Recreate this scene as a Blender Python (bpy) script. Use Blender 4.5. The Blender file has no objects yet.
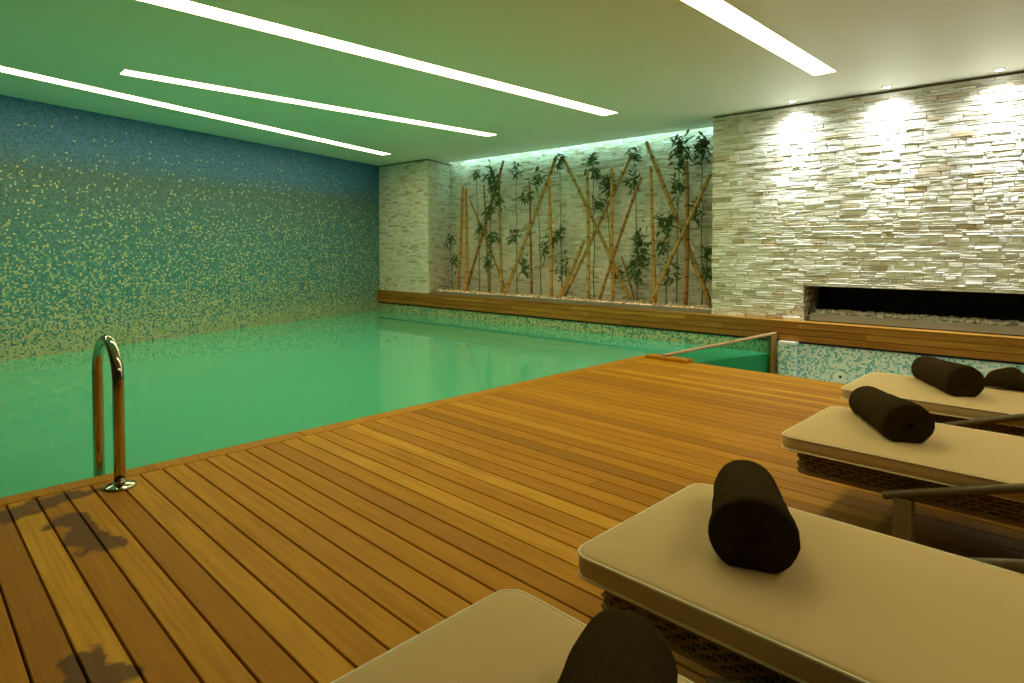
import bpy, bmesh, math, random
from mathutils import Vector, Matrix
import numpy as np

SC = bpy.context.scene
COL = SC.collection
PI = math.pi
R = math.radians
random.seed(7)

# ------------------------------------------------------------------ camera
cam_d = bpy.data.cameras.new('camera')
cam_d.sensor_width = 36.0
cam_d.lens = 616.0 / 1024.0 * 36.0
cam_d.shift_y = -0.0746
cam_d.clip_start = 0.05
cam = bpy.data.objects.new('camera', cam_d)
COL.objects.link(cam)
cam.location = (0, 0, 1.35)
cam.rotation_euler = (R(88.5), 0, R(44.6))
SC.camera = cam

# ------------------------------------------------------------------ world, exposure, lamps
world = bpy.data.worlds.new('world')
SC.world = world
world.use_nodes = True
world.node_tree.nodes['Background'].inputs[0].default_value = (0.02, 0.02, 0.015, 1)
world.node_tree.nodes['Background'].inputs[1].default_value = 0.3
vs = SC.view_settings
vs.view_transform = 'Standard'
vs.look = 'None'
vs.gamma = 1.0
vs.use_curve_mapping = False
vs.exposure = 0.45
try:
    SC.cycles.use_denoising = True
    SC.cycles.max_bounces = 10
    SC.cycles.diffuse_bounces = 5
    SC.cycles.glossy_bounces = 5
    SC.cycles.transparent_max_bounces = 16
    SC.cycles.sample_clamp_indirect = 6.0
    SC.cycles.caustics_reflective = False
    SC.cycles.caustics_refractive = False
except Exception:
    pass

STRIP_POWER = 10.3
STRIP_COLOUR = (1.0, 0.87, 0.43)
SLOT_POWER = 10.0
SLOT_COLOUR = (0.55, 1.0, 0.82)
SPOT_POWER = 66.0
SPOT_COLOUR = (0.94, 1.0, 1.0)
CORE_POWER = 165.0
POOL_LAMP_POWER = 11.0
POOL_LAMP_COLOUR = (0.80, 1.0, 0.70)

CEIL = 3.33
WATER_Z = -0.10
ANG = R(2.7)
E_ = Vector((math.cos(ANG), math.sin(ANG), 0))
N_ = Vector((-math.sin(ANG), math.cos(ANG), 0))
O_ = Vector((-4.36, 8.578, 0))


def W(u, v, z=0.0):
    """frame of the far wall: u along it, v depth behind the ledge's front"""
    p = O_ + E_ * u + N_ * v
    return Vector((p.x, p.y, z))


LW0 = Vector((-10.257, 1.053, 0))            # the tiled wall's foot line
LWD = (Vector((-12.608, 8.242, 0)) - LW0).normalized()


def LW(y):
    return LW0 + LWD * ((y - LW0.y) / LWD.y)


# ------------------------------------------------------------------ node helpers
def new_mat(name):
    m = bpy.data.materials.new(name)
    m.use_nodes = True
    nt = m.node_tree
    nt.nodes.clear()
    out = nt.nodes.new('ShaderNodeOutputMaterial')
    return m, nt, out


class NT:
    def __init__(self, nt):
        self.nt = nt

    def n(self, typ, **kw):
        nd = self.nt.nodes.new(typ)
        for k, v in kw.items():
            setattr(nd, k, v)
        return nd

    def set(self, sock, v):
        if isinstance(v, bpy.types.NodeSocket):
            self.nt.links.new(v, sock)
        elif isinstance(v, (tuple, list)) and len(v) == 3 and sock.type == 'RGBA':
            sock.default_value = (*v, 1)
        else:
            sock.default_value = v

    def math(self, op, a, b=None, c=None, clamp=False):
        nd = self.n('ShaderNodeMath', operation=op, use_clamp=clamp)
        self.set(nd.inputs[0], a)
        if b is not None: self.set(nd.inputs[1], b)
        if c is not None: self.set(nd.inputs[2], c)
        return nd.outputs[0]

    def vmath(self, op, a, b=None):
        nd = self.n('ShaderNodeVectorMath', operation=op)
        self.set(nd.inputs[0], a)
        if b is not None: self.set(nd.inputs[1], b)
        return nd.outputs[0]

    def mix(self, fac, a, b, blend='MIX'):
        nd = self.n('ShaderNodeMix', data_type='RGBA', blend_type=blend)
        self.set(nd.inputs[0], fac)
        self.set(nd.inputs[6], a)
        self.set(nd.inputs[7], b)
        return nd.outputs[2]

    def maprange(self, v, a, b, c, d):
        nd = self.n('ShaderNodeMapRange')
        for i, x in enumerate((v, a, b, c, d)):
            self.set(nd.inputs[i], x)
        return nd.outputs[0]

    def ramp(self, fac, stops):
        nd = self.n('ShaderNodeValToRGB')
        self.set(nd.inputs[0], fac)
        cr = nd.color_ramp
        while len(cr.elements) < len(stops):
            cr.elements.new(0.5)
        for e, (p, c) in zip(cr.elements, stops):
            e.position = p
            e.color = (*c, 1)
        return nd.outputs[0]

    def noise(self, vec, scale, detail=3.0, rough=0.5):
        nd = self.n('ShaderNodeTexNoise')
        if vec is not None: self.set(nd.inputs['Vector'], vec)
        nd.inputs['Scale'].default_value = scale
        nd.inputs['Detail'].default_value = detail
        nd.inputs['Roughness'].default_value = rough
        return nd.outputs['Fac']

    def obj(self):
        return self.n('ShaderNodeTexCoord').outputs['Object']

    def mapping(self, vec, scale=(1, 1, 1), loc=(0, 0, 0)):
        nd = self.n('ShaderNodeMapping')
        self.set(nd.inputs[0], vec)
        nd.inputs['Scale'].default_value = scale
        nd.inputs['Location'].default_value = loc
        return nd.outputs[0]

    def attr(self, name='tone'):
        return self.n('ShaderNodeAttribute', attribute_name=name)

    def bump(self, h, strength=0.3, dist=0.01):
        nd = self.n('ShaderNodeBump')
        nd.inputs['Strength'].default_value = strength
        nd.inputs['Distance'].default_value = dist
        self.set(nd.inputs['Height'], h)
        return nd.outputs[0]

    def pbsdf(self, col, rough=0.5, metal=0.0, spec=0.5, normal=None, **kw):
        nd = self.n('ShaderNodeBsdfPrincipled')
        self.set(nd.inputs['Base Color'], col)
        self.set(nd.inputs['Roughness'], rough)
        self.set(nd.inputs['Metallic'], metal)
        self.set(nd.inputs['Specular IOR Level'], spec)
        if normal is not None: self.set(nd.inputs['Normal'], normal)
        for k, v in kw.items():
            self.set(nd.inputs[k], v)
        return nd.outputs[0]


def simple(name, col, rough=0.5, metal=0.0, spec=0.5, var=0.12, scale=8.0, bump=0.0, bscale=60.0):
    m, nt, out = new_mat(name)
    t = NT(nt)
    co = t.obj()
    f = t.noise(co, scale, 4)
    c = t.mix(f, tuple(x * (1 - var) for x in col), tuple(min(1, x * (1 + var)) for x in col))
    nrm = t.bump(t.noise(co, bscale, 3), bump, 0.01) if bump else None
    nt.links.new(t.pbsdf(c, rough, metal, spec, nrm), out.inputs[0])
    return m


def emitter(name, col, power):
    m, nt, out = new_mat(name)
    t = NT(nt)
    e = t.n('ShaderNodeEmission')
    e.inputs[0].default_value = (*col, 1)
    e.inputs[1].default_value = power
    nt.links.new(e.outputs[0], out.inputs[0])
    return m


# ------------------------------------------------------------------ materials
def mat_deck():
    m, nt, out = new_mat('teak_deck')
    t = NT(nt)
    co = t.obj()
    at = t.attr()
    sep = t.n('ShaderNodeSeparateColor')
    t.set(sep.inputs[0], at.outputs['Color'])
    tone, seed = sep.outputs[0], sep.outputs[1]
    shift = t.n('ShaderNodeCombineXYZ')
    t.set(shift.inputs[0], t.math('MULTIPLY', seed, 37.0))
    t.set(shift.inputs[2], t.math('MULTIPLY', seed, 11.0))
    c2 = t.vmath('ADD', co, shift.outputs[0])
    grain = t.noise(t.mapping(c2, (1.6, 42, 10)), 1.0, 5, 0.6)
    fine = t.noise(t.mapping(c2, (6, 190, 30)), 1.0, 3, 0.6)
    blotch = t.noise(t.mapping(c2, (2.2, 5, 4)), 1.0, 3, 0.5)
    base = t.ramp(tone, [(0.0, (0.31, 0.130, 0.005)), (0.35, (0.44, 0.190, 0.007)),
                         (0.7, (0.52, 0.240, 0.011)), (1.0, (0.62, 0.320, 0.026))])
    base = t.mix(t.maprange(grain, 0.42, 0.72, 0.0, 0.55), base, (0.27, 0.105, 0.005))
    base = t.mix(t.maprange(fine, 0.5, 0.8, 0.0, 0.3), base, (0.66, 0.36, 0.05))
    base = t.mix(t.maprange(blotch, 0.45, 0.75, 0.0, 0.4), base, (0.34, 0.145, 0.008))
    # wet patches left by bathers near the ladder
    wob = t.n('ShaderNodeTexNoise')
    t.set(wob.inputs['Vector'], co)
    wob.inputs['Scale'].default_value = 7.0
    wob.inputs['Detail'].default_value = 5
    off = t.vmath('MULTIPLY', t.vmath('SUBTRACT', wob.outputs['Color'], (0.5, 0.5, 0.5)), (0.30, 0.30, 0.0))
    cw = t.vmath('ADD', co, off)
    mask = None
    for (x, y, rx, ry) in ((-4.05, 0.64, 0.09, 0.20), (-3.99, 0.36, 0.10, 0.16), (-3.64, 0.62, 0.17, 0.085),
                           (-3.40, 0.64, 0.20, 0.08), (-3.26, 0.71, 0.08, 0.05), (-2.33, 0.46, 0.15, 0.07), (-2.10, 0.40, 0.14, 0.07)):
        d = t.vmath('MULTIPLY', t.vmath('SUBTRACT', cw, (x, y, 0)), (1 / rx, 1 / ry, 0))
        ln = t.n('ShaderNodeVectorMath', operation='LENGTH')
        t.set(ln.inputs[0], d)
        w = t.maprange(ln.outputs['Value'], 0.85, 1.1, 1.0, 0.0)
        mask = w if mask is None else t.math('MAXIMUM', mask, w)
    base = t.mix(t.math('MULTIPLY', mask, 0.86), base, (0.085, 0.028, 0.003))
    rough = t.math('SUBTRACT', t.maprange(grain, 0.3, 0.7, 0.50, 0.62), t.math('MULTIPLY', mask, 0.12))
    nrm = t.bump(t.math('ADD', grain, t.math('MULTIPLY', fine, 0.5)), 0.12, 0.004)
    nt.links.new(t.pbsdf(base, rough, 0, 0.12, nrm), out.inputs[0])
    return m


def mat_wood(name, dark, mid, light, along=(1, 30, 30), rough=0.5):
    m, nt, out = new_mat(name)
    t = NT(nt)
    co = t.obj()
    at = t.attr()
    sep = t.n('ShaderNodeSeparateColor')
    t.set(sep.inputs[0], at.outputs['Color'])
    shift = t.n('ShaderNodeCombineXYZ')
    t.set(shift.inputs[0], t.math('MULTIPLY', sep.outputs[1], 31.0))
    c2 = t.vmath('ADD', co, shift.outputs[0])
    g = t.noise(t.mapping(c2, along), 1.0, 5, 0.6)
    b = t.ramp(sep.outputs[0], [(0, mid), (1, light)])
    b = t.mix(t.maprange(g, 0.45, 0.72, 0, 0.7), b, dark)
    nt.links.new(t.pbsdf(b, rough, 0, 0.35, t.bump(g, 0.15, 0.004)), out.inputs[0])
    return m


def mat_mosaic(name, pitch, cols_dark, cols_light, fade, grout, rough=0.18, shift=None, spec=0.5):
    """square glass tiles; fade = (z_low, share_low, z_high, share_high) of light tiles by height (object z)"""
    m, nt, out = new_mat(name)
    t = NT(nt)
    co = t.obj()
    g = t.vmath('SCALE', co)
    g.node.inputs['Scale'].default_value = 1.0 / pitch
    cell = t.vmath('FLOOR', t.vmath('ADD', g, (0.013, 0.017, 0.019)))
    wn = t.n('ShaderNodeTexWhiteNoise', noise_dimensions='3D')
    t.set(wn.inputs['Vector'], cell)
    wn2 = t.n('ShaderNodeTexWhiteNoise', noise_dimensions='3D')
    t.set(wn2.inputs['Vector'], t.vmath('ADD', cell, (17.3, 5.1, 91.7)))
    sx = t.n('ShaderNodeSeparateXYZ')
    t.set(sx.inputs[0], co)
    z = sx.outputs[2]
    if len(fade) == 4:
        thr = t.maprange(z, *[fade[0], fade[2], fade[1], fade[3]])
    else:
        nd = t.n('ShaderNodeValToRGB')
        t.set(nd.inputs[0], t.maprange(z, fade[0][0], fade[-1][0], 0, 1))
        cr = nd.color_ramp
        while len(cr.elements) < len(fade): cr.elements.new(0.5)
        for e, (zz, s) in zip(cr.elements, fade):
            e.position = (zz - fade[0][0]) / (fade[-1][0] - fade[0][0])
            e.color = (s, s, s, 1)
        thr = nd.outputs[0]
    pick = t.math('LESS_THAN', wn.outputs['Value'], thr)
    r2 = wn2.outputs['Value']
    k = len(cols_dark)
    cd = t.ramp(r2, [(i / max(1, k - 1), c) for i, c in enumerate(cols_dark)])
    k = len(cols_light)
    cl = t.ramp(r2, [(i / max(1, k - 1), c) for i, c in enumerate(cols_light)])
    if shift is not None:
        sh = t.ramp(t.maprange(z, shift[0][0], shift[-1][0], 0, 1),
                    [((zz - shift[0][0]) / (shift[-1][0] - shift[0][0]), cc) for zz, cc in shift])
        jit = t.mix(t.math('MULTIPLY', r2, 0.55), sh, (0.02, 0.06, 0.06))
        cd = jit
    c = t.mix(pick, cd, cl)
    fr = t.vmath('FRACTION', t.vmath('ADD', g, (0.013, 0.017, 0.019)))
    fs = t.n('ShaderNodeSeparateXYZ')
    t.set(fs.inputs[0], fr)
    line = None
    for ax in (0, 2):
        a = t.math('LESS_THAN', fs.outputs[ax], 0.10)
        line = a if line is None else t.math('MAXIMUM', line, a)
    c = t.mix(line, c, grout)
    rg = t.math('ADD', t.math('MULTIPLY', line, 0.5), rough)
    nt.links.new(t.pbsdf(c, rg, 0, spec, None), out.inputs[0])
    return m


def mat_stone(name, c_list):
    m, nt, out = new_mat(name)
    t = NT(nt)
    co = t.obj()
    at = t.attr()
    sep = t.n('ShaderNodeSeparateColor')
    t.set(sep.inputs[0], at.outputs['Color'])
    k = len(c_list)
    b = t.ramp(sep.outputs[0], c_list)
    n1 = t.noise(t.mapping(co, (3, 3, 14)), 1.0, 5, 0.6)
    b = t.mix(t.maprange(n1, 0.45, 0.75, 0, 0.3), b, (0.48, 0.42, 0.30))
    n2 = t.noise(t.mapping(co, (14, 14, 34)), 1.0, 5, 0.65)
    nrm = t.bump(n2, 0.6, 0.02)
    nt.links.new(t.pbsdf(b, 0.85, 0, 0.2, nrm), out.inputs[0])
    return m


def mat_water():
    m, nt, out = new_mat('pool_water')
    t = NT(nt)
    co = t.obj()
    lw = t.n('ShaderNodeLayerWeight')
    lw.inputs['Blend'].default_value = 0.5
    rip = t.noise(t.mapping(co, (1.5, 1.5, 1)), 1.0, 2)
    nrm = t.bump(rip, 0.012, 0.03)
    t.set(lw.inputs['Normal'], nrm)
    f = t.math('ADD', t.math('MULTIPLY', t.math('POWER', lw.outputs['Facing'], 5.0), 0.95), 0.02)
    tr = t.n('ShaderNodeBsdfTransparent')
    tr.inputs[0].default_value = (0.28, 0.80, 0.58, 1)
    df = t.n('ShaderNodeBsdfDiffuse')
    df.inputs[0].default_value = (0.135, 0.68, 0.45, 1)
    body = t.n('ShaderNodeMixShader')
    body.inputs[0].default_value = 0.72
    nt.links.new(tr.outputs[0], body.inputs[1])
    nt.links.new(df.outputs[0], body.inputs[2])
    gl = t.n('ShaderNodeBsdfGlossy')
    gl.inputs[0].default_value = (1, 1, 1, 1)
    gl.inputs['Roughness'].default_value = 0.03
    t.set(gl.inputs['Normal'], nrm)
    mx = t.n('ShaderNodeMixShader')
    t.set(mx.inputs[0], f)
    nt.links.new(body.outputs[0], mx.inputs[1])
    nt.links.new(gl.outputs[0], mx.inputs[2])
    nt.links.new(mx.outputs[0], out.inputs[0])
    return m


def mat_glass():
    m, nt, out = new_mat('pool_glass')
    t = NT(nt)
    lw = t.n('ShaderNodeLayerWeight')
    lw.inputs['Blend'].default_value = 0.5
    f = t.math('ADD', t.math('MULTIPLY', t.math('POWER', lw.outputs['Facing'], 5.0), 0.9), 0.03)
    tr = t.n('ShaderNodeBsdfTransparent')
    tr.inputs[0].default_value = (0.55, 0.82, 0.70, 1)
    gl = t.n('ShaderNodeBsdfGlossy')
    gl.inputs['Roughness'].default_value = 0.02
    mx = t.n('ShaderNodeMixShader')
    t.set(mx.inputs[0], f)
    nt.links.new(tr.outputs[0], mx.inputs[1])
    nt.links.new(gl.outputs[0], mx.inputs[2])
    nt.links.new(mx.outputs[0], out.inputs[0])
    return m


def mat_bamboo(name, base, node):
    m, nt, out = new_mat(name)
    t = NT(nt)
    co = t.obj()
    at = t.attr()
    sep = t.n('ShaderNodeSeparateColor')
    t.set(sep.inputs[0], at.outputs['Color'])
    g = t.noise(t.mapping(co, (30, 30, 2)), 1.0, 4)
    c = t.mix(t.maprange(g, 0.35, 0.7, 0, 0.6), base, tuple(x * 0.5 for x in base))
    c = t.mix(sep.outputs[0], c, node)
    nt.links.new(t.pbsdf(c, 0.45, 0, 0.4), out.inputs[0])
    return m


M = {}
M['deck'] = mat_deck()
M['ledge'] = mat_wood('ledge_wood', (0.14, 0.05, 0.006), (0.32, 0.13, 0.012), (0.46, 0.22, 0.028), (1.2, 30, 40), 0.45)
M['rail'] = mat_wood('rail_wood', (0.28, 0.15, 0.05), (0.46, 0.28, 0.12), (0.55, 0.36, 0.18), (30, 1.2, 30), 0.5)
M['post'] = mat_wood('post_wood', (0.16, 0.07, 0.015), (0.32, 0.16, 0.04), (0.40, 0.22, 0.06), (30, 30, 1.5), 0.5)
M['ceiling'] = simple('ceiling_paint', (0.93, 0.91, 0.84), 0.42, var=0.03, scale=0.8)
M['plain_dark'] = simple('dark_plaster', (0.06, 0.045, 0.03), 0.8, var=0.1, scale=2)
M['under'] = simple('deck_underlay', (0.012, 0.010, 0.006), 0.9, var=0.2)
M['mosaic_blue'] = mat_mosaic('blue_gold_mosaic', 0.026, [(0.03, 0.1, 0.2)],
                              [(0.30, 0.44, 0.30), (0.48, 0.54, 0.34), (0.66, 0.62, 0.42)],
                              [(-1.5, 0.8), (-0.1, 0.85), (0.06, 0.80), (0.25, 0.52), (0.6, 0.33), (1.2, 0.20), (2.0, 0.085), (2.6, 0.02), (3.4, 0.0)],
                              (0.05, 0.10, 0.09), rough=0.45, spec=0.25,
                              shift=[(-0.1, (0.15, 0.38, 0.42)), (0.8, (0.11, 0.38, 0.44)), (1.6, (0.12, 0.31, 0.36)),
                                     (2.4, (0.125, 0.23, 0.26)), (2.75, (0.085, 0.26, 0.56)), (3.4, (0.090, 0.28, 0.68))])
M['mosaic_pool'] = mat_mosaic('pool_mosaic', 0.030,
                              [(0.02, 0.22, 0.14), (0.04, 0.34, 0.22), (0.06, 0.42, 0.28)],
                              [(0.22, 0.46, 0.30), (0.32, 0.56, 0.34)],
                              (-1.5, 0.3, 0.2, 0.45), (0.10, 0.28, 0.20))
M['mosaic_white'] = mat_mosaic('white_teal_mosaic', 0.027,
                               [(0.10, 0.38, 0.38), (0.26, 0.58, 0.54), (0.44, 0.72, 0.66)],
                               [(0.78, 0.82, 0.72), (0.86, 0.88, 0.80)],
                               (-1.5, 0.52, 0.3, 0.52), (0.55, 0.68, 0.60))
M['mosaic_band'] = mat_mosaic('green_gold_mosaic', 0.028,
                              [(0.05, 0.20, 0.18), (0.14, 0.36, 0.26), (0.10, 0.28, 0.22)],
                              [(0.52, 0.58, 0.32), (0.64, 0.66, 0.40)],
                              (-1.5, 0.6, 0.3, 0.6), (0.25, 0.36, 0.24))
STONES = [(0.0, (0.50, 0.46, 0.36)), (0.08, (0.56, 0.46, 0.30)), (0.16, (0.70, 0.67, 0.56)), (0.45, (0.80, 0.80, 0.72)),
          (0.75, (0.85, 0.85, 0.79)), (0.96, (0.90, 0.90, 0.86)), (1.0, (0.48, 0.49, 0.42))]
M['stone'] = mat_stone('stacked_stone', STONES)
M['joint'] = simple('stone_backing', (0.20, 0.18, 0.13), 0.95, var=0.2)
M['strip'] = emitter('lit_diffuser', STRIP_COLOUR, STRIP_POWER)
M['slot'] = emitter('slot_tube', SLOT_COLOUR, SLOT_POWER)
M['lens'] = emitter('downlight_lens', (1.0, 1.0, 0.92), 60.0)
M['warmslot'] = emitter('warm_tube', (1.0, 0.62, 0.32), 7.0)
M['poollens'] = emitter('pool_lamp_lens', POOL_LAMP_COLOUR, 6.0)
M['white_metal'] = simple('white_trim', (0.78, 0.78, 0.70), 0.4, var=0.03)
M['chrome'] = simple('polished_steel', (0.50, 0.46, 0.41), 0.06, metal=1.0, var=0.02)
M['steel'] = simple('grey_steel', (0.30, 0.30, 0.25), 0.45, metal=0.3, var=0.1, scale=3)
M['water'] = mat_water()
M['glass'] = mat_glass()
M['firebox_black'] = simple('black_firebox', (0.008, 0.007, 0.006), 0.7, var=0.2)  # near-black inside of the fireplace
M['pebble'] = simple('pale_pebble', (0.62, 0.52, 0.40), 0.7, var=0.35, scale=14)
M['greypebble'] = simple('grey_pebble', (0.50, 0.48, 0.42), 0.7, var=0.35, scale=12)
M['cushion'] = simple('beige_canvas', (0.63, 0.475, 0.26), 0.85, spec=0.15, var=0.05, scale=3, bump=0.06, bscale=260)
M['piping'] = simple('pale_piping', (0.85, 0.78, 0.60), 0.7, var=0.05)
M['wicker'] = simple('brown_wicker', (0.26, 0.20, 0.095), 0.6, var=0.35, scale=45, bump=0.3, bscale=160)
M['cane'] = simple('cane_wrap', (0.13, 0.095, 0.042), 0.5, var=0.4, scale=40, bump=0.3, bscale=160)
M['light_block'] = simple('light_block_panel', (0.03, 0.022, 0.012), 0.8)
M['towel'] = simple('brown_terry', (0.045, 0.030, 0.010), 0.95, spec=0.02, var=0.40, scale=70, bump=1.0, bscale=170)
M['bamboo_gold'] = mat_bamboo('golden_bamboo', (0.62, 0.30, 0.045), (0.30, 0.11, 0.02))
M['bamboo_olive'] = mat_bamboo('olive_bamboo', (0.46, 0.29, 0.06), (0.20, 0.11, 0.03))
M['bamboo_brown'] = mat_bamboo('brown_bamboo', (0.36, 0.17, 0.035), (0.12, 0.05, 0.02))
M['stem'] = simple('green_stem', (0.12, 0.13, 0.035), 0.5, var=0.3, scale=20)
M['leaf'] = simple('bamboo_leaf', (0.065, 0.135, 0.025), 0.45, var=0.5, scale=25)
M['jet'] = simple('white_plastic', (0.85, 0.85, 0.78), 0.3, var=0.02)
M['hole'] = simple('dark_bore', (0.03, 0.04, 0.03), 0.6)


# ------------------------------------------------------------------ mesh helpers
class MB:
    def __init__(self):
        self.bm = bmesh.new()
        self.lay = self.bm.loops.layers.float_color.new('tone')

    def face(self, vs, tone=(0.5, 0.5, 0.5, 1), smooth=False):
        try:
            f = self.bm.faces.new(vs)
        except ValueError:
            return None
        for l in f.loops:
            l[self.lay] = tone
        f.smooth = smooth
        return f

    def v(self, p):
        return self.bm.verts.new(p)

    def hexa(self, pts, tone=(0.5, 0.5, 0.5, 1)):
        """8 points: 0-3 bottom loop, 4-7 top loop"""
        q = [self.v(p) for p in pts]
        for idx in ((3, 2, 1, 0), (4, 5, 6, 7), (0, 1, 5, 4), (1, 2, 6, 5), (2, 3, 7, 6), (3, 0, 4, 7)):
            self.face([q[i] for i in idx], tone)

    def box(self, x0, x1, y0, y1, z0, z1, tone=(0.5, 0.5, 0.5, 1)):
        self.hexa([(x0, y0, z0), (x1, y0, z0), (x1, y1, z0), (x0, y1, z0), (x0, y0, z1), (x1, y0, z1), (x1, y1, z1), (x0, y1, z1)], tone)

    def plank(self, x0, x1, y0, y1, z0, z1, b, tone):
        """box with the top edges chamfered by b"""
        lo = [self.v(p) for p in ((x0, y0, z0), (x1, y0, z0), (x1, y1, z0), (x0, y1, z0))]
        mi = [self.v(p) for p in ((x0, y0, z1 - b), (x1, y0, z1 - b), (x1, y1, z1 - b), (x0, y1, z1 - b))]
        hi = [self.v(p) for p in ((x0 + b, y0 + b, z1), (x1 - b, y0 + b, z1), (x1 - b, y1 - b, z1), (x0 + b, y1 - b, z1))]
        self.face(lo[::-1], tone)
        self.face(hi, tone)
        for a, c in ((lo, mi), (mi, hi)):
            for i in range(4):
                j = (i + 1) % 4
                self.face([a[i], a[j], c[j], c[i]], tone)

    def wbox(self, u0, u1, v0, v1, z0, z1, tone=(0.5, 0.5, 0.5, 1)):
        self.hexa([W(u0, v0, z0), W(u1, v0, z0), W(u1, v1, z0), W(u0, v1, z0), W(u0, v0, z1), W(u1, v0, z1), W(u1, v1, z1), W(u0, v1, z1)], tone)

    def prism(self, pts, z0, z1, tone=(0.5, 0.5, 0.5, 1)):
        """plan polygon (counter-clockwise) between two heights"""
        lo = [self.v((p[0], p[1], z0)) for p in pts]
        hi = [self.v((p[0], p[1], z1)) for p in pts]
        self.face(lo[::-1], tone)
        self.face(hi, tone)
        n = len(pts)
        for i in range(n):
            j = (i + 1) % n
            self.face([lo[i], lo[j], hi[j], hi[i]], tone)

    def tube(self, pts, rad, sides=10, caps=True, tone=None):
        """swept tube; rad a number or one per point; tone optional per-point value"""
        pts = [Vector(p) for p in pts]
        n = len(pts)
        rad = [rad] * n if not hasattr(rad, '__len__') else rad
        prev = None
        rings = []
        for i, p in enumerate(pts):
            d = (pts[min(i + 1, n - 1)] - pts[max(i - 1, 0)]).normalized()
            if prev is None:
                a = Vector((0, 0, 1)) if abs(d.z) < 0.9 else Vector((1, 0, 0))
                x = d.cross(a).normalized()
            else:
                x = (prev - d * prev.dot(d)).normalized()
            prev = x
            y = d.cross(x)
            rings.append([self.v(p + (x * math.cos(2 * PI * k / sides) + y * math.sin(2 * PI * k / sides)) * rad[i]) for k in range(sides)])
        for i in range(n - 1):
            tn = (0.5, 0.5, 0.5, 1) if tone is None else (max(tone[i], tone[i + 1]), 0.5, 0.5, 1)
            for k in range(sides):
                j = (k + 1) % sides
                self.face([rings[i][k], rings[i][j], rings[i + 1][j], rings[i + 1][k]], tn, True)
        if caps:
            self.face(rings[0][::-1])
            self.face(rings[-1])

    def lathe(self, prof, centre=(0, 0, 0), sides=24, axis='z'):
        """prof list of (r, h)"""
        c = Vector(centre)
        rings = []
        for r, h in prof:
            ring = []
            for k in range(sides):
                a = 2 * PI * k / sides
                if axis == 'z': p = Vector((r * math.cos(a), r * math.sin(a), h))
                elif axis == 'y': p = Vector((r * math.cos(a), h, r * math.sin(a)))
                else: p = Vector((h, r * math.cos(a), r * math.sin(a)))
                ring.append(self.v(c + p))
            rings.append(ring)
        for a, b in zip(rings, rings[1:]):
            for k in range(sides):
                j = (k + 1) % sides
                self.face([a[k], a[j], b[j], b[k]], smooth=True)
        self.face(rings[0][::-1])
        self.face(rings[-1])

    def build(self, name, mat, parent=None, loc=None, matrix=None):
        bmesh.ops.recalc_face_normals(self.bm, faces=self.bm.faces[:])
        me = bpy.data.meshes.new(name)
        self.bm.to_mesh(me)
        self.bm.free()
        me.materials.append(mat)
        o = bpy.data.objects.new(name, me)
        COL.objects.link(o)
        if parent is not None: o.parent = parent
        if loc is not None: o.location = loc
        if matrix is not None: o.matrix_world = matrix
        return o


def tag(o, label=None, cat=None, group=None, kind=None):
    if label: o['label'] = label
    if cat: o['category'] = cat
    if group: o['group'] = group
    if kind: o['kind'] = kind
    return o


def empty(name, loc=(0, 0, 0), rz=0.0):
    o = bpy.data.objects.new(name, None)
    o.empty_display_size = 0.1
    COL.objects.link(o)
    o.location = loc
    o.rotation_euler = (0, 0, rz)
    return o


def copy_tree(o, parent=None):
    kids = [c for c in bpy.data.objects if c.parent == o]
    c = o.copy()
    COL.objects.link(c)
    if parent is not None: c.parent = parent
    for k in kids:
        copy_tree(k, c)
    return c


# ------------------------------------------------------------------ room shell
XR = 3.6          # wall on the far right, out of frame
YN = -2.6         # wall behind the camera
DECK_END = 6.70
PX = -4.30        # pool side of the deck
PITCH = 0.1246

# deck boards
d = MB()
k0 = int((YN - 0.042) / PITCH)
y = 0.042 + k0 * PITCH
rnd = random.Random(11)
while y < DECK_END - 0.02:
    y1 = min(y + PITCH, DECK_END)
    cuts = [PX + 0.138, XR]
    if y > 2.6 and rnd.random() < 0.55:
        cuts.insert(1, rnd.uniform(-3.4, 1.5))
    for a, b in zip(cuts, cuts[1:]):
        tone = min(1, max(0, rnd.gauss(0.45, 0.33)))
        d.plank(a + 0.001, b - 0.001, y + 0.0038, y1 - 0.0038, -0.025, 0.0, 0.003, (tone, rnd.random(), 0, 1))
    y += PITCH
floor = d.build('floor', M['deck'])
tag(floor, 'deck of long teak boards running beside the green pool', 'deck', kind='structure')

d = MB()
d.box(PX + 0.02, XR, YN, DECK_END - 0.02, -0.32, -0.026)
tag(d.build('floor_underlay', M['under']), 'dark bed under the deck boards', 'floor', kind='structure')

d = MB()
yy = YN
while yy < DECK_END:
    y2 = min(yy + 2.35, DECK_END)
    d.plank(PX, PX + 0.134, yy + 0.001, y2 - 0.001, -0.06, 0.002, 0.006, (rnd.uniform(0.35, 0.75), rnd.random(), 0, 1))
    yy = y2
tag(d.build('trim_1', M['deck']), 'teak edge board along the pool side of the deck', 'edge board', kind='structure')
d = MB()
d.plank(PX + 0.14, -3.60, DECK_END - 0.13, DECK_END + 0.03, 0.001, 0.040, 0.006, (0.35, 0.4, 0, 1))
tag(d.build('trim_2', M['deck']), 'short raised teak end board at the pool corner under the glass handrail', 'edge board', kind='structure')
d = MB()
d.plank(-3.60, XR, DECK_END - 0.004, DECK_END + 0.02, -0.30, -0.002, 0.003, (0.3, 0.8, 0, 1))
tag(d.build('trim_3', M['deck']), 'teak fascia board closing the far end of the deck', 'edge board', kind='structure')

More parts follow.
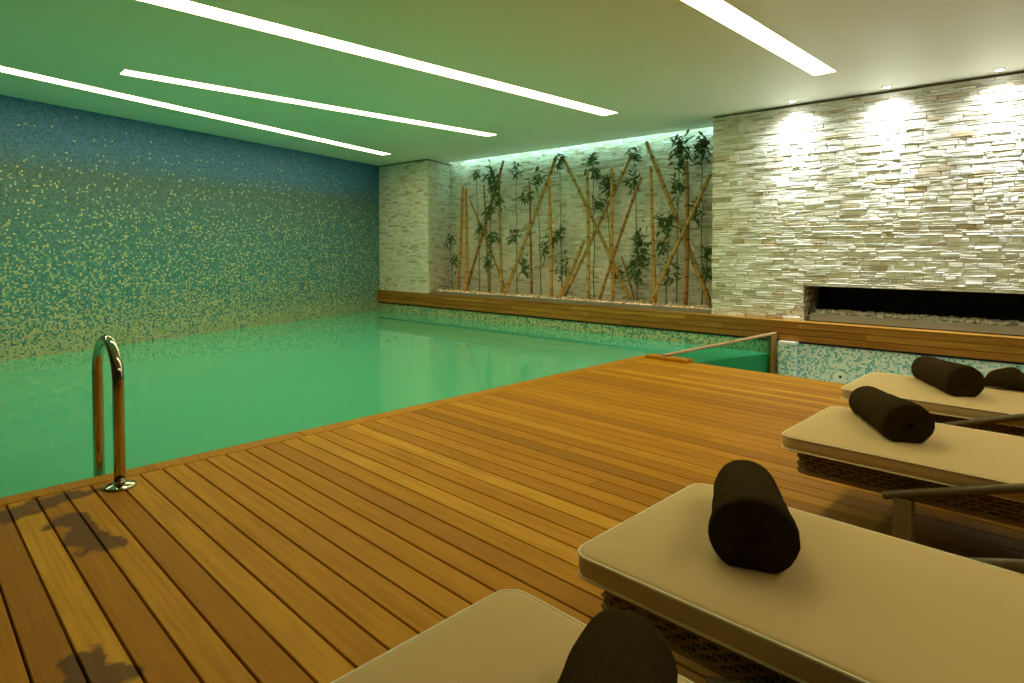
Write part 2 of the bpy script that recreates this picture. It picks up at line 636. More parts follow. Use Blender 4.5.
# pool basin: floor and side faces
GL0 = Vector((-3.90, DECK_END + 0.02, 0))     # glass partition, deck end
GL1 = W(0.985, -0.002)                        # glass partition, ledge end
PB = -1.45
lwn = LW(YN)
lwf = W(-8.19, 0.02)
d = MB()
pts = [(lwn.x - 0.3, YN), (PX + 0.02, YN), (PX + 0.02, DECK_END), (GL0.x, DECK_END), (GL1.x, GL1.y + 0.1), (lwf.x - 0.3, lwf.y + 0.1)]
d.prism(pts, PB - 0.1, PB)
tag(d.build('pool_floor', M['mosaic_pool']), 'tiled pool bottom', 'pool floor', kind='structure')
d = MB()
d.box(PX + 0.002, PX + 0.02, YN, DECK_END, PB, -0.06)
tag(d.build('pool_wall', M['mosaic_pool']), 'tiled pool side under the deck edge', 'pool wall', kind='structure')
d = MB()
d.box(PX + 0.002, GL0.x, DECK_END - 0.0, DECK_END + 0.018, PB, -0.06)
tag(d.build('pool_wall', M['mosaic_pool']), 'tiled pool side under the deck edge', 'pool wall', kind='structure')

# dry channel past the glass
d = MB()
d.prism([(GL0.x, DECK_END + 0.02), (XR, DECK_END + 0.02), (XR, 9.1), (GL1.x, GL1.y + 0.1)], PB - 0.1, -1.05)
tag(d.build('channel_floor', M['mosaic_white']), 'tiled bottom of the sunken channel', 'floor', kind='structure')

# tiled left wall, built in its own frame so that the tiles follow it
ang_l = math.atan2(LWD.y, LWD.x)
L_len = (LW(8.9) - lwn).length
d = MB()
d.box(0, L_len, 0.0, 0.15, PB, CEIL + 0.05)
wl = d.build('wall_left', M['mosaic_blue'])
wl.matrix_world = Matrix.Translation(lwn) @ Matrix.Rotation(ang_l, 4, 'Z')
tag(wl, 'blue mosaic wall fading to pale gold tiles above the pool', 'wall', kind='structure')


# stacked stone facing: real stones over a backing
def stone_wall(name, A, B, z0, z1, seed, holes=(), label=None, ext0=0.0, ext1=0.0, wr=(0.07, 0.30), hs=(0.026, 0.032, 0.040, 0.050, 0.060), lo=0.0):
    A = Vector(A); B = Vector(B)
    ex = (B - A); ln = ex.length; ex.normalize()
    nr = Vector((ex.y, -ex.x, 0))            # towards the room
    rr = random.Random(seed)
    mb = MB()
    z = z0
    while z < z1 - 0.012:
        h = rr.choice(hs)
        if z1 - (z + h) < 0.02: h = z1 - z
        u = -rr.uniform(0, 0.3)
        while u < ln:
            w = rr.uniform(*wr)
            a, b = max(u, -ext0), min(u + w, ln + ext1)
            u += w
            if b - a < 0.015: continue
            spans = [(a, b)]
            for (ha, hb, hz0, hz1) in holes:
                if z + h > hz0 + 0.005 and z < hz1 - 0.005:
                    ns = []
                    for (p, q) in spans:
                        if q <= ha or p >= hb: ns.append((p, q))
                        else:
                            if p < ha: ns.append((p, ha))
                            if q > hb: ns.append((hb, q))
                    spans = ns
            for (p, q) in spans:
                if q - p < 0.012: continue
                dp = 0.012 + abs(rr.gauss(0, 0.0065))
                t1, t2 = rr.uniform(-0.004, 0.004), rr.uniform(-0.004, 0.004)
                g = 0.002
                i = min(0.005, (q - p) * 0.2, h * 0.2)
                P = lambda uu, dd, zz: A + ex * uu + nr * dd + Vector((0, 0, zz))
                za, zb = z + g * 0.5, z + h - g * 0.5
                mid = 0.006
                zf1 = za + i + rr.uniform(0, 0.006)
                zf2 = zb - i - rr.uniform(0, 0.006)
                back = [P(p + g, -0.01, za), P(q - g, -0.01, za), P(q - g, -0.01, zb), P(p + g, -0.01, zb)]
                front = [P(p + g + i, dp + t1, zf1), P(q - g - i, dp + t2, zf1), P(q - g - i, dp + t2 + rr.uniform(-.006, .006), zf2), P(p + g + i, dp + t1 + rr.uniform(-.006, .006), zf2)]
                shoulder = [P(p + g, max(0.002, dp + t1 - 0.008), za), P(q - g, max(0.002, dp + t2 - 0.008), za), P(q - g, max(0.002, dp + t2 - 0.008), zb), P(p + g, max(0.002, dp + t1 - 0.008), zb)]
                tone = (lo + (1 - lo) * rr.random(), rr.random(), 0, 1)
                vb = [mb.v(x) for x in back]; vsd = [mb.v(x) for x in shoulder]; vf = [mb.v(x) for x in front]
                mb.face(vf, tone)
                for s, e in ((vb, vsd), (vsd, vf)):
                    for k in range(4):
                        j = (k + 1) % 4
                        mb.face([s[k], s[j], e[j], e[k]], tone)
        z += h
    o = mb.build(name, M['stone'])
    tag(o, label, 'wall', kind='structure')
    return o


LT = 0.37                 # top of the wooden ledge
NB = 1.05                 # depth of the planted niche
UP = -6.49                # pillar's right edge
UC = -6.84                # niche's far left corner
US = -8.30                # left end at the tiled wall
ST = CEIL - 0.03
FU0, FU1, FZ0, FZ1 = 1.30, 5.6, LT, 0.845
UEND = 7.9
stone_wall('wall_pillar', W(US, 0.10), W(UP, 0.10), LT - 0.05, ST, 3, label='narrow stacked stone pier between the blue tiles and the bamboo niche', ext1=0.012, wr=(0.07, 0.26), hs=(0.026, 0.032, 0.040, 0.048), lo=0.05)
stone_wall('wall_niche_side', W(UP, 0.10), W(UC, NB), LT - 0.05, ST, 4, label='stone side face of the planted niche', wr=(0.07, 0.26), hs=(0.026, 0.032, 0.040, 0.048), lo=0.05)
stone_wall('wall_niche', W(UC - 0.05, NB), W(0.05, NB), LT - 0.1, 3.60, 5, label='stacked stone back of the planted niche behind the bamboo', wr=(0.07, 0.26), hs=(0.026, 0.032, 0.040, 0.048), lo=0.05)
stone_wall('wall_fireplace', W(0, 0.14), W(UEND, 0.14), LT - 0.01, ST, 6, holes=[(FU0, FU1, FZ0 - 0.1, FZ1)],
           label='pale stacked stone wall above the long fireplace')
# backing behind the facings
d = MB()
def backing():
    global d
    tag(d.build('wall_backing', M['joint']), 'masonry core behind the stone facing', 'wall', kind='structure')
    d = MB()


d.wbox(US - 0.1, UP - 0.05, 0.115, 0.16, -0.2, CEIL + 0.02)
backing()
d.hexa([W(UP - 0.02, 0.115, -0.2), W(UC - 0.02, NB + 0.02, -0.2), W(UC - 0.4, NB + 0.02, -0.2), W(UP - 0.4, 0.115, -0.2),
        W(UP - 0.02, 0.115, 3.7), W(UC - 0.02, NB + 0.02, 3.7), W(UC - 0.4, NB + 0.02, 3.7), W(UP - 0.4, 0.115, 3.7)])
backing()
d.wbox(UC - 0.4, 0.4, NB + 0.012, NB + 0.2, -0.2, 3.75)
backing()
d.wbox(0.0, FU0 - 0.02, 0.155, NB + 0.2, -0.2, CEIL + 0.4)
backing()
d.wbox(FU0 - 0.02, FU1, 0.155, 1.0, FZ1 + 0.02, CEIL + 0.02)
backing()
d.wbox(FU1, UEND, 0.155, 1.0, -0.2, CEIL + 0.02)
tag(d.build('wall_backing', M['joint']), 'masonry core behind the stone facing', 'wall', kind='structure')
stone_wall('wall_fireplace_reveal', W(FU0, 0.95), W(FU0, 0.15), LT, FZ1, 9, label='stone reveal at the left end of the fireplace')

# outer walls of the room behind the camera
d = MB(); d.box(XR, XR + 0.1, YN, 9.2, -1.5, CEIL + 0.02)
tag(d.build('wall_right', M['plain_dark']), 'dark side wall beyond the loungers', 'wall', kind='structure')
d = MB(); d.box(-9.6, XR + 0.1, YN - 0.1, YN, -1.5, CEIL + 0.02)
tag(d.build('wall_near', M['plain_dark']), 'dark wall behind the viewer', 'wall', kind='structure')

# ceiling, with the light slot cut over the niche
CT = CEIL + 0.12
SV = 0.85
d = MB()
a0 = W(-6.66, SV); a1 = W(0.0, SV)
lwc = LW(9.0)
d.prism([(lwn.x - 0.3, YN - 0.1), (XR + 0.1, YN - 0.1), tuple(W(UEND, 1.0)[:2]), tuple(W(0.0, 1.0)[:2]), tuple(a1[:2]), tuple(a0[:2]),
         tuple(W(-6.66, 1.0)[:2]), (lwc.x - 0.5, W(-8.3, 1.0).y)], CEIL, CT)
ceil = d.build('ceiling', M['ceiling'])
tag(ceil, 'smooth painted ceiling with strips of light', 'ceiling', kind='structure')
d = MB()
d.wbox(-6.9, 0.1, SV - 0.28, NB + 0.15, 3.70, 3.78)
d.wbox(-6.9, 0.1, SV - 0.30, SV - 0.26, CT, 3.72)
tag(d.build('ceiling_slot', M['ceiling']), 'recess in the ceiling above the niche', 'ceiling', kind='structure')
t_ = empty('slot_light', W(-3.4, SV + 0.02, 3.38))
tag(t_, 'hidden light strip in the ceiling slot above the bamboo niche', 'light')
d = MB()
d.wbox(-6.6, -0.05, SV + 0.012, SV + 0.04, 3.365, 3.39)
o = d.build('diffuser', M['slot']); o.parent = t_; o.matrix_parent_inverse = Matrix.Translation(-Vector(t_.location))
d = MB()
d.wbox(-6.62, -0.03, SV + 0.002, SV + 0.011, 3.36, 3.40)
o = d.build('bracket', M['white_metal']); o.parent = t_; o.matrix_parent_inverse = Matrix.Translation(-Vector(t_.location))

# ------------------------------------------------------------------ wooden ledge along the far wall
d = MB()
rnd = random.Random(21)


def ledge_boards(v0, v1, z0, z1):
    u = -8.33
    while u < UEND:
        u2 = min(u + rnd.uniform(1.6, 3.0), UEND)
        tn = (rnd.random(), rnd.random(), 0, 1)
        c = 0.005
        g = 0.001
        q = [W(u + g, v0, z0), W(u2 - g, v0, z0), W(u2 - g, v1, z0), W(u + g, v1, z0), W(u + g, v0, z1 - c), W(u2 - g, v0, z1 - c), W(u2 - g, v1, z1), W(u + g, v1, z1)]
        d.hexa(q, tn)
        e = [W(u + g, v0, z1 - c), W(u2 - g, v0, z1 - c), W(u2 - g, v0 + c, z1), W(u + g, v0 + c, z1)]
        u = u2


ledge_boards(0.0, 0.03, 0.100, 0.184)
ledge_boards(0.003, 0.03, 0.187, 0.268)
ledge_boards(0.0, 0.03, 0.271, 0.349)
ledge_boards(-0.006, 0.165, 0.351, LT)
lo = d.build('trim_4', M['ledge'])
tag(lo, 'long brown wooden ledge beam along the foot of the stone wall', 'ledge', kind='structure')
d = MB()
d.wbox(-8.33, UEND, 0.031, 0.16, 0.07, 0.350)  # near-black colour stands in for the shadow gap below the boards
tag(d.build('ledge_core', M['under']), 'near black ledge core, coloured as the shadow gap under the beam', 'ledge', kind='structure')
# tiled band under the ledge
d = MB()
d.box(0, 9.4, 0, 0.06, PB, 0.085)
o = d.build('wall_pool_end', M['mosaic_band'])
o.matrix_world = Matrix.Translation(W(-8.4, 0.05)) @ Matrix.Rotation(ANG, 4, 'Z')
tag(o, 'pale tile band of the pool under the ledge', 'wall', kind='structure')
d = MB()
d.box(0, 6.9, 0, 0.06, PB, 0.085)
o = d.build('wall_channel', M['mosaic_white'])
o.matrix_world = Matrix.Translation(W(1.0, 0.05)) @ Matrix.Rotation(ANG, 4, 'Z')
tag(o, 'white and teal mosaic wall under the ledge beyond the glass', 'wall', kind='structure')

# ------------------------------------------------------------------ pool water
d = MB()
LWN = Vector((LWD.y, -LWD.x, 0))
wa = LW(YN + 0.01) + LWN * 0.004
wb = LW(8.23) + LWN * 0.004
d.prism([(wa.x, YN + 0.005), (PX - 0.002, YN + 0.005), (PX - 0.002, DECK_END + 0.021), (GL0.x - 0.03, DECK_END + 0.021), (GL1.x - 0.03, W(1.0, 0.046).y - 0.002), (wb.x, W(-8.2, 0.046).y)],
        PB + 0.01, WATER_Z)
tag(d.build('pool_water', M['water']), 'still green water filling the pool', 'water', kind='stuff')

# ------------------------------------------------------------------ glass partition at the pool's end
gp = empty('glass_partition', (GL0.x, GL0.y, -0.3))
tag(gp, 'glass pool partition with a wooden handrail between the deck corner and the ledge', 'glass partition')


def abs_child(mb, name, mat, root):
    o = mb.build(name, mat)
    o.parent = root
    o.matrix_parent_inverse = Matrix.Translation(root.location).inverted()
    return o


gd = (GL1 - GL0); glen = gd.length; gd.normalize()
gn = Vector((gd.y, -gd.x, 0))
RZ0, RZ1 = 0.075, 0.20


def gpt(s, off, z):
    p = GL0 + gd * s + gn * off
    return Vector((p.x, p.y, z))


d = MB()
d.hexa([gpt(0, -0.008, -1.2), gpt(glen, -0.008, -1.2), gpt(glen, 0.008, -1.2), gpt(0, 0.008, -1.2),
        gpt(0, -0.008, RZ0 - 0.03), gpt(glen, -0.008, RZ1 - 0.03), gpt(glen, 0.008, RZ1 - 0.03), gpt(0, 0.008, RZ0 - 0.03)])
abs_child(d, 'pane', M['glass'], gp)
d = MB()
n = 12
prof = [(-0.022, -0.030), (0.022, -0.030), (0.030, -0.018), (0.030, -0.006), (0.020, 0.0), (-0.020, 0.0), (-0.030, -0.006), (-0.030, -0.018)]
rings = []
for i in range(n + 1):
    s = -0.10 + (glen + 0.09) * i / n
    zz = RZ0 + (RZ1 - RZ0) * s / glen
    rings.append([d.v(gpt(s, a, zz + b)) for a, b in prof])
for a, b in zip(rings, rings[1:]):
    for k in range(len(prof)):
        j = (k + 1) % len(prof)
        d.face([a[k], a[j], b[j], b[k]], (0.6, 0.3, 0, 1))
d.face(rings[0][::-1]); d.face(rings[-1])
hr = abs_child(d, 'handrail', M['rail'], gp)
d = MB()
d.hexa([gpt(glen - 0.11, -0.022, -1.05), gpt(glen - 0.01, -0.022, -1.05), gpt(glen - 0.01, 0.03, -1.05), gpt(glen - 0.11, 0.03, -1.05),
        gpt(glen - 0.11, -0.022, RZ1 - 0.035), gpt(glen - 0.01, -0.022, RZ1 - 0.03), gpt(glen - 0.01, 0.03, RZ1 - 0.03), gpt(glen - 0.11, 0.03, RZ1 - 0.035)])
abs_child(d, 'post', M['post'], gp)

# short tiled pier beside the post with a white cap
pr = empty('tiled_pier', W(1.17, 0.0, -1.05))
tag(pr, 'short mosaic pier with a white cap beside the glass post', 'pier')
d = MB(); d.wbox(1.06, 1.27, -0.10, 0.045, -1.05, 0.062)
abs_child(d, 'shaft', M['mosaic_white'], pr)
d = MB(); d.wbox(1.055, 1.285, -0.105, 0.045, 0.063, 0.092)
abs_child(d, 'cap', M['jet'], pr)

# pool jet in the mosaic
pj_ = empty('pool_jet', W(1.80, 0.045, -0.318), ANG)
tag(pj_, 'round white water jet nozzle in the mosaic beneath the ledge', 'pool jet')
d = MB(); d.lathe([(0.02, -0.010), (0.062, -0.010), (0.074, -0.002), (0.074, 0.004)][::-1], sides=28, axis='y')
jo = d.build('ring', M['jet'], pj_)
d = MB(); d.lathe([(0.006, -0.014), (0.019, -0.014), (0.019, -0.004)], sides=20, axis='y')
d.build('nozzle', M['hole'], pj_)


# ------------------------------------------------------------------ ceiling light strips
def strip(x_or_pts, y0, y1, label, w=0.23):
    root = empty('ceiling_light')
    if isinstance(x_or_pts, (int, float)):
        p0 = Vector((x_or_pts, y0, CEIL)); p1 = Vector((x_or_pts, y1, CEIL))
    else:
        p0, p1 = [Vector((*p, CEIL)) for p in x_or_pts]
    root.location = p0
    dr = (p1 - p0); ln = dr.length; dr.normalize()
    root.rotation_euler = (0, 0, math.atan2(dr.y, dr.x) - PI / 2)
    tag(root, label, 'ceiling light', 'long light strips in the ceiling')
    h = w / 2
    d = MB(); d.box(-h, h, 0, ln, -0.006, -0.0005)
    d.build('diffuser', M['strip'], root)
    d = MB()
    for x0, x1, a, b in ((-h - 0.008, -h, -0.008, ln + 0.008), (h, h + 0.008, -0.008, ln + 0.008), (-h, h, -0.008, 0), (-h, h, ln, ln + 0.008)):
        d.box(x0, x1, a, b, -0.005, -0.0005)
    d.build('frame', M['white_metal'], root)
    return root


strip(1.15, 1.7, 7.45, 'light strip beyond the right edge, over the foot of the loungers')
strip(-2.40, 1.6, 7.45, 'wide short looking light strip nearest the stone fireplace wall')
strip([(-5.465, 0.7), (-5.35, 7.48)], 0, 0, 'longest light strip, running above the pool edge of the deck', 0.26)
strip([(-7.96, 1.88), (-7.815, 7.43)], 0, 0, 'light strip with both ends showing, over the middle of the pool')
strip([(-8.06, -1.2), (-10.96, 7.37)], 0, 0, 'light strip slanting along the blue mosaic wall')


# ------------------------------------------------------------------ downlights over the fireplace wall
def downlight(u, v, label):
    root = empty('downlight', W(u, v, CEIL))
    tag(root, label, 'downlight', 'downlights washing the stone wall')
    d = MB(); d.lathe([(0.040, -0.001), (0.058, -0.001), (0.058, -0.008), (0.044, -0.012), (0.040, -0.004)], sides=24)
    d.build('trim_ring', M['white_metal'], root)
    d = MB(); d.lathe([(0.001, -0.002), (0.039, -0.002), (0.036, -0.009), (0.001, -0.010)], sides=20)
    d.build('lens', M['lens'], root)
    ld = bpy.data.lights.new('lamp', 'SPOT')
    ld.energy = SPOT_POWER
    ld.color = SPOT_COLOUR
    ld.spot_size = R(132)
    ld.spot_blend = 0.9
    ld.shadow_soft_size = 0.03
    lo = bpy.data.objects.new('lamp', ld)
    COL.objects.link(lo)
    lo.parent = root
    lo.location = (0, 0, -0.02)
    lo.rotation_euler = (R(4), 0, ANG)
    l2 = ld.copy()
    l2.energy = CORE_POWER
    l2.spot_size = R(46)
    l2.spot_blend = 1.0
    lc = bpy.data.objects.new('lamp', l2)
    COL.objects.link(lc)
    lc.parent = root
    lc.location = (0, 0, -0.02)
    lc.rotation_euler = (R(11), 0, ANG)
    return root


DV = -0.09
downlight(1.20, DV, 'small bright downlight nearest the bamboo niche')
downlight(2.30, DV, 'middle small downlight above the stone wall')
downlight(3.38, DV, 'small downlight above the stone wall at the right edge')
downlight(4.47, DV, 'extra unseen downlight added beyond the right edge to light the stone wall')  # unseen extra lamp, added to light the wall further along

# pool lamps on the deck side, under water
for k, yy in enumerate((1.2, 3.6, 6.0)):
    root = empty('pool_lamp', (PX - 0.002, yy, -0.75))
    tag(root, 'round underwater lamp on the pool side beneath the deck edge', 'pool lamp', 'underwater lamps below the deck edge')
    d = MB(); d.lathe([(0.09, 0.0), (0.12, 0.0), (0.12, -0.015), (0.10, -0.02), (0.09, -0.005)], sides=24, axis='x')
    d.build('rim', M['chrome'], root)
    d = MB(); d.lathe([(0.001, -0.001), (0.088, -0.001), (0.08, -0.014), (0.001, -0.02)], sides=24, axis='x')
    d.build('lens', M['poollens'], root)
    ld = bpy.data.lights.new('lamp', 'AREA')
    ld.shape = 'DISK'; ld.size = 0.17
    ld.energy = POOL_LAMP_POWER
    ld.color = POOL_LAMP_COLOUR
    lo = bpy.data.objects.new('lamp', ld); COL.objects.link(lo)
    lo.parent = root
    lo.location = (-0.03, 0, 0)
    lo.rotation_euler = (0, R(90), 0)


# ------------------------------------------------------------------ fireplace
fp = empty('fireplace', W(FU0, 0.2, LT))
tag(fp, 'long black linear fireplace recess in the stone wall', 'fireplace')
d = MB()
d.wbox(FU0 + 0.04, FU1 - 0.002, 0.95, 0.98, LT + 0.001, FZ1 + 0.018)
d.wbox(FU0 + 0.04, FU0 + 0.06, 0.72, 0.95, LT, FZ1)
d.wbox(FU1 - 0.02, FU1 - 0.002, 0.16, 0.95, LT, FZ1)
d.wbox(FU0 + 0.04, FU1 - 0.002, 0.16, 0.95, FZ1 + 0.002, FZ1 + 0.018)
d.wbox(FU0 + 0.04, FU1 - 0.002, 0.17, 0.95, LT + 0.001, LT + 0.012)
abs_child(d, 'firebox', M['firebox_black'], fp)
d = MB()
d.wbox(FU0 + 0.08, FU1 - 0.03, 0.150, 0.165, LT + 0.013, 0.470)
d.wbox(FU0 + 0.08, FU0 + 0.095, 0.165, 0.62, LT + 0.013, 0.470)
d.wbox(FU0 + 0.08, FU1 - 0.03, 0.60, 0.62, LT + 0.013, 0.470)
d.wbox(FU0 + 0.08, FU1 - 0.03, 0.165, 0.60, LT + 0.013, LT + 0.03)
abs_child(d, 'trough', M['steel'], fp)


def pebbles(name, mat, u0, u1, v0, v1, z, n, rmin, rmax, seed, label, bed_z):
    mb = MB()
    rr = random.Random(seed)
    mb.wbox(u0, u1, v0, v1, bed_z, z - 0.012)
    base = bmesh.new()
    bmesh.ops.create_icosphere(base, subdivisions=1, radius=1)
    bv = [v.co.copy() for v in base.verts]
    bf = [[v.index for v in f.verts] for f in base.faces]
    base.free()
    for _ in range(n):
        u = rr.uniform(u0 + 0.02, u1 - 0.02); v = rr.uniform(v0 + 0.02, v1 - 0.02)
        r = rr.uniform(rmin, rmax)
        c = W(u, v, z + rr.uniform(-0.012, 0.014))
        sx, sy, sz = r * rr.uniform(0.8, 1.3), r * rr.uniform(0.8, 1.2), r * rr.uniform(0.6, 0.9)
        ra = rr.uniform(0, PI)
        ca, sa = math.cos(ra), math.sin(ra)
        q = []
        for p in bv:
            x, y, zz = p.x * sx, p.y * sy, p.z * sz
            q.append(mb.v(c + Vector((x * ca - y * sa, x * sa + y * ca, zz))))
        for f in bf:
            mb.face([q[i] for i in f], smooth=True)
    o = mb.build(name, mat)
    tag(o, label, 'pebbles', kind='stuff')
    return o


pebbles('pebbles', M['greypebble'], FU0 + 0.10, FU1 - 0.04, 0.168, 0.598, 0.485, 900, 0.018, 0.040, 31, 'grey pebbles heaped in the fireplace trough', LT + 0.032)

# ------------------------------------------------------------------ planted niche
pt = empty('planter_trough', W(-3.2, 0.2, LT))
tag(pt, 'low grey planter edge across the foot of the bamboo niche', 'planter')
d = MB()
d.wbox(UP + 0.03, -0.015, 0.175, 0.205, LT - 0.3, 0.430)
d.wbox(UP + 0.0, -0.015, 0.205, NB - 0.06, LT - 0.3, LT - 0.28)
abs_child(d, 'trough', M['steel'], pt)
pebbles('pebbles', M['pebble'], UP + 0.05, -0.03, 0.235, NB - 0.07, 0.425, 1500, 0.015, 0.035, 32, 'pale pinkish pebbles covering the planter of the bamboo niche', LT - 0.27)


def bamboo_pole(u0, z0, v0, u1, z1, v1, r, kind, label, group):
    """foot (u0, z0) to top (u1, z1)"""
    a, b = W(u0, v0, z0), W(u1, v1, z1)
    ln = (b - a).length
    rr = random.Random(int(abs(u0 * 1000)) + int(z1 * 77))
    mb = MB()
    pts, rad, tn = [], [], []
    s = 0.0
    nxt = rr.uniform(0.15, 0.3)
    marks = []
    while nxt < ln - 0.05:
        marks.append(nxt)
        nxt += rr.uniform(0.22, 0.34)
    prof = [(0, 1.0, 0)]
    for m_ in marks:
        prof += [(m_ - 0.022, 0.97, 0), (m_ - 0.008, 1.12, 1), (m_ + 0.004, 1.12, 1), (m_ + 0.014, 0.95, 0)]
    prof.append((ln, 0.96, 0))
    side = N_.cross((b - a).normalized())
    bow = rr.uniform(-0.02, 0.02)
    for s, k, t in prof:
        f = s / ln
        pts.append(Vector((0, 0, 0)) + (b - a) * f + side * bow * math.sin(PI * f))
        rad.append(r * k * (1 - 0.18 * f))
        tn.append(t)
    mb.tube(pts, rad, 10, True, tn)
    # hollow cut end
    o = mb.build('bamboo_pole', M[kind])
    o.location = a
    tag(o, label, 'bamboo pole', group)
    return o


UG, LG = 'upright bamboo poles in the niche', 'leaning bamboo poles in the niche'
PZ = 0.425
poles = [
    (-6.085, -5.975, 2.727, 0.62, 0.66, 0.036, 'bamboo_gold', 'first upright bamboo pole from the left end of the niche, one of a close pair', UG),
    (-5.698, -5.762, 2.662, 0.5, 0.55, 0.038, 'bamboo_gold', 'second upright bamboo pole, right one of the close pair at the left of the niche', UG),
    (-5.833, -4.876, 3.21, 0.62, 0.8, 0.034, 'bamboo_brown', 'leftmost bamboo pole leaning to the right, its tip high behind leaves', LG),
    (-5.234, -5.439, 2.734, 0.72, 0.78, 0.024, 'bamboo_olive', 'thin bamboo pole tilting slightly left, right of the close pair', LG),
    (-4.662, -4.82, 2.757, 0.52, 0.6, 0.032, 'bamboo_olive', 'upright bamboo pole meeting the feet of two leaning poles left of the middle', UG),
    (-4.778, -5.974, 2.445, 0.8, 0.88, 0.024, 'bamboo_olive', 'thin bamboo pole leaning far left behind the leaves at the left of the niche', LG),
    (-4.05, -4.162, 2.727, 0.74, 0.8, 0.026, 'bamboo_brown', 'thin dark upright bamboo pole just left of the orange one', UG),
    (-4.5, -3.391, 3.15, 0.42, 0.7, 0.038, 'bamboo_olive', 'long bamboo pole leaning right, its tip touching the peak left of the middle', LG),
    (-3.398, -3.517, 2.77, 0.56, 0.62, 0.034, 'bamboo_gold', 'bright orange upright bamboo pole under the peak of two leaning poles', UG),
    (-1.706, -3.293, 3.126, 0.66, 0.78, 0.036, 'bamboo_olive', 'long bamboo pole leaning left through the middle of the niche', LG),
    (-2.477, -2.549, 2.755, 0.46, 0.52, 0.036, 'bamboo_olive', 'upright bamboo pole at the middle of the niche, right of the broken off one', UG),
    (-3.233, -1.818, 3.063, 0.74, 0.88, 0.034, 'bamboo_olive', 'bamboo pole leaning right behind the middle upright, leaves at its tip', LG),
    (-3.093, -2.533, 1.494, 0.36, 0.4, 0.036, 'bamboo_olive', 'short bamboo pole with a blunt cut top leaning right in the lower middle', LG),
    (-1.994, -2.074, 2.787, 0.54, 0.6, 0.032, 'bamboo_gold', 'upright bamboo pole crossed by two leaning ones right of the middle', UG),
    (-2.226, -1.413, 2.565, 0.44, 0.48, 0.030, 'bamboo_brown', 'bamboo pole leaning gently right between the two right hand uprights', LG),
    (-1.187, -1.33, 2.766, 0.6, 0.66, 0.030, 'bamboo_gold', 'slightly crooked upright bamboo pole in front of the big leafy clump', UG),
    (-0.22, -1.464, 3.198, 0.64, 0.74, 0.042, 'bamboo_olive', 'thick bamboo pole leaning left, its pale tip highest in the niche', LG),
    (-0.605, -0.627, 2.771, 0.52, 0.56, 0.036, 'bamboo_brown', 'last upright bamboo pole, nearest the bright stone wall', UG),
    (-1.185, -0.18, 2.513, 0.38, 0.46, 0.034, 'bamboo_olive', 'bamboo pole leaning right towards the edge of the bright stone wall', LG),
    (-1.742, -2.053, 1.208, 0.84, 0.9, 0.020, 'bamboo_olive', 'shortest thin bamboo pole leaning left low behind the others', LG),
]
for (uf, ut, zt, vf, vt, r, kd, lab, grp) in poles:
    zf = PZ
    if kd == 'x': continue
    bamboo_pole(uf, zf, vf, ut, zt, vt, r, kd, lab, grp)


def leafy(u0, v0, clumps, label, seed):
    rr = random.Random(seed)
    root = empty('bamboo_plant', W(u0, v0, PZ))
    tag(root, label, 'bamboo plant', 'leafy bamboo plants in the niche')
    org = Vector(root.location)
    st = MB()
    lf = MB()
    clumps = sorted(clumps, key=lambda c: c[1])
    top = clumps[-1]
    # main stem runs through the clumps' heights to the highest one
    pts = [Vector((0, 0, -0.03))]
    tp = W(top[0], v0, top[1]) - org
    nseg = 10
    for i in range(1, nseg + 1):
        f = i / nseg
        pts.append(tp * f + Vector((rr.uniform(-0.02, 0.02), rr.uniform(-0.01, 0.01), 0)))
    st.tube(pts, [0.012 * (1 - 0.6 * i / nseg) for i in range(nseg + 1)], 6)
    for (u, z, size) in clumps:
        c = W(u, v0, z) - org
        f = min(1.0, max(0.05, (c.z - 0.15) / max(0.1, tp.z)))
        s = pts[max(0, min(nseg, int(f * nseg)))]
        if (c - s).length > 0.05:
            mid = (c + s) * 0.5 + Vector((0, 0, 0.02))
            st.tube([s, mid, c], [0.007, 0.006, 0.003], 5)
        nl = int(52 * size + 14)
        for _ in range(nl):
            a = rr.uniform(0, 2 * PI)
            el = rr.uniform(-0.9, 0.8)
            d3 = Vector((math.cos(a) * math.cos(el), math.sin(a) * math.cos(el) * 0.55, math.sin(el)))
            d3.normalize()
            o3 = c + Vector((rr.gauss(0, 0.055 * size + 0.02), rr.gauss(0, 0.03), rr.gauss(0, 0.085 * size + 0.03)))
            o3.y = max(min(o3.y, (1.0 - v0) * 0.75), -0.25)
            L = rr.uniform(0.09, 0.19)
            wd = rr.uniform(0.016, 0.028)
            sd = d3.cross(Vector((rr.uniform(-.4, .4), rr.uniform(-1, 1), 1))).normalized()
            up = sd.cross(d3)
            droop = Vector((0, 0, -1)) * L * 0.12
            P = [o3, o3 + d3 * L * 0.35 + sd * wd + up * 0.004, o3 + d3 * L * 0.35 - sd * wd + up * 0.004, o3 + d3 * L * 0.38 - up * 0.003,
                 o3 + d3 * L * 0.72 + sd * wd * 0.7 + droop * 0.5, o3 + d3 * L * 0.72 - sd * wd * 0.7 + droop * 0.5, o3 + d3 * L * 0.74 - up * 0.002 + droop * 0.5, o3 + d3 * L + droop]
            q = [lf.v(p) for p in P]
            for fc in ((0, 3, 1), (0, 2, 3), (1, 3, 6, 4), (3, 2, 5, 6), (4, 6, 7), (6, 5, 7)):
                lf.face([q[i] for i in fc])
    st.build('stem', M['stem'], root)
    lf.build('foliage', M['leaf'], root)


